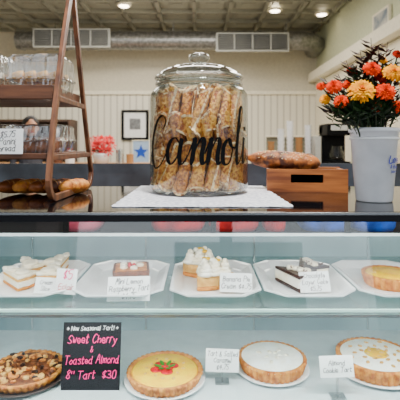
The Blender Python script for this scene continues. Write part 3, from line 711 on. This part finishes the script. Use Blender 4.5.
card(PX(128,1.115),1.115,S1+0.004,0.112,0.062,['Mini Lemon','Raspberry Tart','$4.75'],M_ink,0.0165,'white handwritten card naming mini lemon raspberry tarts',rz=-2,lead=1.15,rx=-25,ry=-2)
card(PX(236,1.165),1.165,ZP,0.088,0.050,['Banana Pie','Cream $4.75'],M_ink,0.0155,'white handwritten card by the cream pie',lead=1.2,ry=2,rx=-20)
card(PX(316,1.165),1.165,ZP,0.082,0.054,['Chocolate','Layer Cake','$5.75'],M_ink,0.014,'white handwritten card by the chocolate cake',lead=1.2,ry=-3,rx=-20)
card(PX(42,1.145),1.16,ZP-.002,0.056,0.042,['Cream','Slice'],M_ink,0.013,'small white handwritten card on the cake slice plate',rz=4,lead=1.2,rx=-25,ry=4)
card(PX(222,1.24),1.24,0.57,0.096,0.062,['Tart & Salted','Caramel','$4.75'],M_ink,0.0155,'white handwritten card between two tarts',stand=0.03,lead=1.15,ry=2)
card(PX(337,1.17),1.165,0.57,0.092,0.055,['Almond','Cookie Tart'],M_ink,0.0155,'white handwritten card before the lemon tart',stand=0.055,lead=1.2,ry=-2)
card(PX(90,1.2),1.2,0.57,0.165,0.180,[(['* New Seasonal Tart! *'],0.074,M_card,0.0145),(['Sweet Cherry'],0.045,M_pink,0.025),(['&'],0.018,M_pink,0.017),(['Toasted Almond'],-0.012,M_pink,0.024),(['8" Tart  $30'],-0.05,M_pink,0.025)],None,0,'black chalkboard sign with pink handwriting about a cherry tart',m=M_chalk,name='chalkboard_sign',rx=-10)

# ---------------- plates + pastries upper ----------------
def plate(x,y,z,w,d,label):
    bm=bmesh.new()
    loft(bm,[octo(w*.66,d*.74,.03,0),octo(w*.70,d*.78,.03,.002),octo(w,d,.05,.018),octo(w,d,.05,.023),octo(w*.93,d*.945,.047,.0215),octo(w*.74,d*.81,.03,.006),octo(w*.70,d*.78,.03,.005)])
    o=finish(bm,'serving_plate',M_white,loc=(x,y,z),bevel=0.001); tag(o,label,'plate',group='white serving plates'); return o
PY=1.265
PXs=[PX(u,1.27) for u in (38,125,214,300,386)]
for x,l in zip(PXs,('cream cake slices','a mini tart','cream pie','chocolate cake','lemon tart')):
    plate(x,PY+.01,S1,0.247,0.34,'white cut-corner serving plate holding '+l)
def flut(n,a): return lambda t,i: 1+a*(abs(math.cos(n*t/2))*2-1) if i in (1,2,3,4) else 1
def tart(x,y,z,R,h,crust,fill,label,name='tart',group=None,n=28,tops=None,fr=1.0,fl=.03):
    e=empty(name,(x,y,z)); bm=bmesh.new()
    lathe(bm,[(0,0),(R*.84,0),(R*.88,h*.1),(R*.975,h*.85),(R*.965,h),(R*.89,h),(R*.86,h*.75),(0,h*.7)],n*8,mod=flut(n,fl)); finish(bm,'crust',crust,e,smooth=True)
    bm=bmesh.new(); lathe(bm,[(0,h*.72),(R*.84,h*.72),(R*.87*fr,h*.86),(R*.82*fr,h*.97),(R*.3,h*1.03),(0,h*1.03)],64); finish(bm,'filling',fill,e,smooth=True)
    if tops: tops(e,R,h*1.03)
    tag(e,label,'tart',group); return e
# square dark brown mini tart block
e=empty('mini_tart',(PXs[1]+.020,PY-.005,ZP-.004),(0,0,.15)); s_=.105
bm=bmesh.new(); loft(bm,[octo(s_*.92,s_*.92,.008,0),octo(s_,s_,.008,.046),octo(s_*.92,s_*.92,.008,.048),octo(s_*.88,s_*.88,.008,.040)]); finish(bm,'crust',M_crustd,e,bevel=.001)
bm=bmesh.new(); loft(bm,[octo(s_*.88,s_*.88,.008,.040),octo(s_*.86,s_*.86,.008,.047)]); finish(bm,'filling',M_crust,e,bevel=.001)
bm=bmesh.new()
for k in range(5): blob(bm,(.026*math.cos(k*1.26),.026*math.sin(k*1.26),.050),(.011,.010,.007),2,.3)
finish(bm,'cream_dollops',M_cream,e,smooth=True)
bm=bmesh.new()
for k in range(3): blob(bm,(.008*math.cos(k*2.1),.008*math.sin(k*2.1),.052),(.006,.006,.006),2)
finish(bm,'raspberries',M_berry,e,smooth=True)
tag(e,'square dark brown mini lemon raspberry tart on a plate','tart')
def wedge(x,y,rz,layers,L,A,label,top=None,name='cake_slice',group=None,rx=0,dz=0):
    e=empty(name,(x,y,ZP-.004+dz),(rx,0,rz)); z=0
    for nm,h,m in layers:
        bm=bmesh.new(); n=8
        base=[(0,0)]+[(L*math.cos(-A/2+A*k/n),L*math.sin(-A/2+A*k/n)) for k in range(n+1)]
        jr=[1+random.uniform(-.03,.03) for _ in base]
        loft(bm,[[(p[0]*j-L*.55,p[1]*j,z) for p,j in zip(base,jr)],[(p[0]*j-L*.55,p[1]*j,z+h) for p,j in zip(base,jr)]]); finish(bm,nm,m,e,bevel=.003); z+=h
    if top: top(e,L,z)
    tag(e,label,'cake',group)
def frost(e,L,z):
    bm=bmesh.new()
    for k in range(7): blob(bm,(-.4*L+.12*L*k,.008*math.sin(k*2),z+.002),(.014,.008+.005*k/2,.006),2,.3)
    finish(bm,'piped_cream',M_cream,e,smooth=True)
for dx,dy,rz in ((-.045,-.035,-.5),(.045,-.0,-1.5),(-.05,.06,-.9),(.03,.10,-1.8)):
    wedge(PXs[0]+dx,PY+dy,rz,[('base',.009,M_crust),('cream_layer',.016,M_cream),('sponge_layer',.008,M_sponge),('cream_top',.010,M_cream)],.115,.62,'slice of pale cream cake on a white plate',frost,group='cream cake slices')
def swirls(e,L,z):
    bm=bmesh.new()
    for (a,b,s) in ((.3,0,.026),(.12,.022,.024),(.12,-.022,.024),(-.1,0,.02),(.32,.03,.022),(.32,-.03,.022),(.2,0,.022)):
        for k in range(4): blob(bm,(a*L+random.uniform(-.002,.002),b,z+.005+k*.009),(s*(1-k*.2),s*(1-k*.2),.010),2,.35)
    finish(bm,'whipped_cream',M_cream,e,smooth=True)
    bm=bmesh.new()
    for (a,b) in ((.2,.01),(.0,-.01)): lathe(bm,[(0,0),(.012,0),(.012,.004),(0,.004)],16,c=(a*L,b,z+.034))
    finish(bm,'banana_slices',M_custard,e)
for dx,dy,rz in ((-.015,-.02,-1.15),(-.03,.09,-1.9)):
    wedge(PXs[2]+dx,PY+dy,rz,[('crust_base',.012,M_crust),('custard',.028,M_sponge)],.125,.95,'tall slice of cream pie topped with whipped swirls',swirls,'pie_slice','cream pie slices')
def chtop(e,L,z):
    bm=bmesh.new()
    for k in range(4): blob(bm,(-.1*L+.14*L*k,.006*math.sin(k*3),z+.004),(.012,.012,.008),2,.3)
    finish(bm,'cream_rosettes',M_cream,e,smooth=True)
    bm=bmesh.new()
    for k in range(10): 
        a=random.uniform(-.2,.36)*L; b=random.uniform(-.2,.2)*(a+L*.55); tube(bm,[(a,b,z+.003),(a+.008,b+random.uniform(-.008,.008),z+.009)],.002,5)
    finish(bm,'chocolate_curls',M_crustd,e)
for dx,dy,rz in ((-.025,-.03,-.75),(.035,.05,-1.4)):
    wedge(PXs[3]+dx,PY+dy,rz,[('biscuit_base',.010,M_choc),('cream_layer',.026,M_cream),('chocolate_top',.009,M_choc)],.12,.85,'cream cake slice with a dark chocolate top',chtop,group='chocolate-topped slices')
tart(PXs[4]+.0,PY-.02,ZP-.004,.078,.035,M_crust,M_custard,'golden fluted lemon tart on a white plate')
# ---------------- lower deck ----------------
DK=0.57
def board(x,y,r,label,m=M_white):
    bm=bmesh.new(); lathe(bm,[(0,0),(r*.8,0),(r*.97,.008),(r,.011),(r*.97,.012),(r*.8,.005),(0,.005)],64); o=finish(bm,'round_plate',m,loc=(x,y,DK),smooth=True); tag(o,label,'plate',group='round plates in the case')
def cherry(e,R,h):
    bm=bmesh.new()
    for a,r,s in ((0,0,.026),(.6,.17,.019),(2.1,.17,.021),(3.6,.17,.019),(5.0,.17,.018)):
        blob(bm,(R*r*math.cos(a)*1.4,R*r*math.sin(a)*1.2,h),(s,s*.8,.006),2,.2)
    finish(bm,'cherry_compote',M_berry,e,smooth=True)
    bm=bmesh.new()
    for k in range(12):
        a=k*.52; r=R*(.48+.08*math.sin(k*2.1)); blob(bm,(r*math.cos(a),r*math.sin(a),h*.99),(.007,.004,.002),1,R=Matrix.Rotation(a*2,4,'Z'))
    finish(bm,'almond_flakes',M_sponge,e,smooth=True)
    bm=bmesh.new()
    for k in range(6): blob(bm,(R*.17*math.cos(k*1.05),R*.15*math.sin(k*1.05),h+.007),(.014,.006,.002),2,R=Matrix.Rotation(1.05*k,4,'Z')@Matrix.Rotation(-.3,4,'Y'))
    finish(bm,'mint_leaves',mat('mint',(40,130,20),.4,rgb2=(24,90,10)),e,smooth=True)
board(PX(165,1.25),1.25,.118,'white round plate beneath the cherry tart')
tart(PX(165,1.25),1.25,DK+.005,.111,.030,M_crust,M_custard,'fluted golden tart with yellow custard, cherries and mint',tops=cherry,n=40)
def sugar(e,R,h):
    bm=bmesh.new()
    for k in range(9):
        t=k*.9; blob(bm,(R*.2*math.cos(t)*(1+k%2),R*.2*math.sin(t)*(1+k%2),h),(.01,.007,.004),1,R=Matrix.Rotation(t,4,'Z'))
    finish(bm,'almond_flakes',M_cream,e,smooth=True)
board(PX(272,1.31),1.31,.112,'white round plate beneath the sugared tart')
tart(PX(272,1.31),1.31,DK+.005,.104,.038,M_crust,M_powder,'brown-crusted tart dusted with powdered sugar',tops=sugar,n=36,fr=1.10)
def lemon(e,R,h):
    bm=bmesh.new(); lathe(bm,[(0,h*.98),(R*.30,h*.98),(R*.28,h*1.03),(0,h*1.05)],40); finish(bm,'lemon_center',M_custard,e,smooth=True)
    bm=bmesh.new()
    for k in range(26):
        t=k*2.4; r=R*.15+R*.6*k/26; blob(bm,(r*math.cos(t),r*math.sin(t),h*1.03),(.009,.006,.003),1,R=Matrix.Rotation(k*1.3,4,'Z'))
    finish(bm,'almond_flakes',M_sponge,e,smooth=True)
board(PX(376,1.31),1.31,.125,'white round plate beneath the lemon tart')
tart(PX(376,1.31),1.31,DK+.005,.118,.044,M_crust,M_powder,'pale tart with scattered almonds and lemon center',tops=lemon,n=40,fr=1.06)
CX,CY=PX(26,1.27),1.27
board(CX,CY,.125,'dark round platter beneath the nut-topped tart',mat('dark_platter',(60,50,48),0.3))
def nuts(e,R,h):
    bm=bmesh.new(); random.seed(3)
    for k in range(110):
        r=R*.86*math.sqrt(random.random()); t=random.uniform(0,6.28)
        blob(bm,(r*math.cos(t),r*math.sin(t),h*.98+random.uniform(0,.006)),(random.uniform(.008,.014),random.uniform(.005,.009),random.uniform(.004,.007)),1,.3,R=Matrix.Rotation(random.uniform(0,3),4,'Z'),mi=random.choice((0,0,1,2,3)))
    finish(bm,'nut_topping',[M_crust,M_crustd,M_sponge,M_choc],e)
tart(CX,CY,DK+.005,.112,.024,M_crust,M_crustd,'golden rough-topped nut and chocolate tart',tops=nuts,n=36)

# ---------------- lights, world, camera ----------------
def area(n,loc,rot,sx,sy,p,c=(1,1,1)):
    l=bpy.data.lights.new(n,'AREA'); l.shape='RECTANGLE'; l.size=sx; l.size_y=sy; l.energy=p; l.color=c
    o=bpy.data.objects.new(n,l); link(o); o.location=loc; o.rotation_euler=rot
area('ceiling_glow',(0,3.0,3.45),(0,0,0),1.5,.8,60,(1,.94,.84))
area('rear_glow',(-1.0,6.2,3.45),(0,0,0),4,1,190,(1,.94,.84))
area('side_fill',(1.2,4.6,3.0),(0,math.radians(60),0),.6,2.5,70,(1,.95,.85))  # added warm fill near the side wall, no fixture there
area('rear_up_fill',(-1.0,5.9,1.3),(math.radians(170),0,0),3,.3,14,(1,.94,.84))  # added upward fill to lift the ceiling, no lamp there
area('counter_key',(0.2,0.75,3.3),(math.radians(12),math.radians(3),0),.25,.25,100,(1,.96,.9))  # unseen key light added over the counter for contrast
area('case_light_upper',(0,1.03,1.075),(math.radians(25),0,0),1.8,0.02,9.5,(1,.99,.97))
area('case_light_lower',(0,1.10,.818),(math.radians(20),0,0),1.8,0.02,8.5,(1,.99,.97))
w=bpy.data.worlds.new('World'); sc.world=w; w.use_nodes=True; nt=w.node_tree; bg=nt.nodes['Background']
tc=nt.nodes.new('ShaderNodeTexCoord'); sp=nt.nodes.new('ShaderNodeSeparateXYZ'); nt.links.new(tc.outputs['Generated'],sp.inputs[0])
r=nt.nodes.new('ShaderNodeValToRGB'); mr=nt.nodes.new('ShaderNodeMapRange'); mr.inputs[1].default_value=-1; mr.inputs[2].default_value=1
nt.links.new(sp.outputs['Z'],mr.inputs[0]); nt.links.new(mr.outputs[0],r.inputs[0]); nt.links.new(r.outputs[0],bg.inputs[0])
r.color_ramp.elements[0].color=(.45,.48,.53,1); r.color_ramp.elements[1].color=(.84,.92,1,1)
r.color_ramp.elements[0].position=.4; r.color_ramp.elements[1].position=.55
bg.inputs[1].default_value=1.6
cam=bpy.data.cameras.new('camera'); co=bpy.data.objects.new('camera',cam); link(co); co.location=(0,0,CZ); co.rotation_euler=(math.pi/2,0,0)
cam.lens=36*F/400; cam.shift_y=-(200-HV)/400; cam.clip_start=0.05
cam.dof.use_dof=True; cam.dof.focus_distance=1.25; cam.dof.aperture_fstop=6.3
sc.camera=co
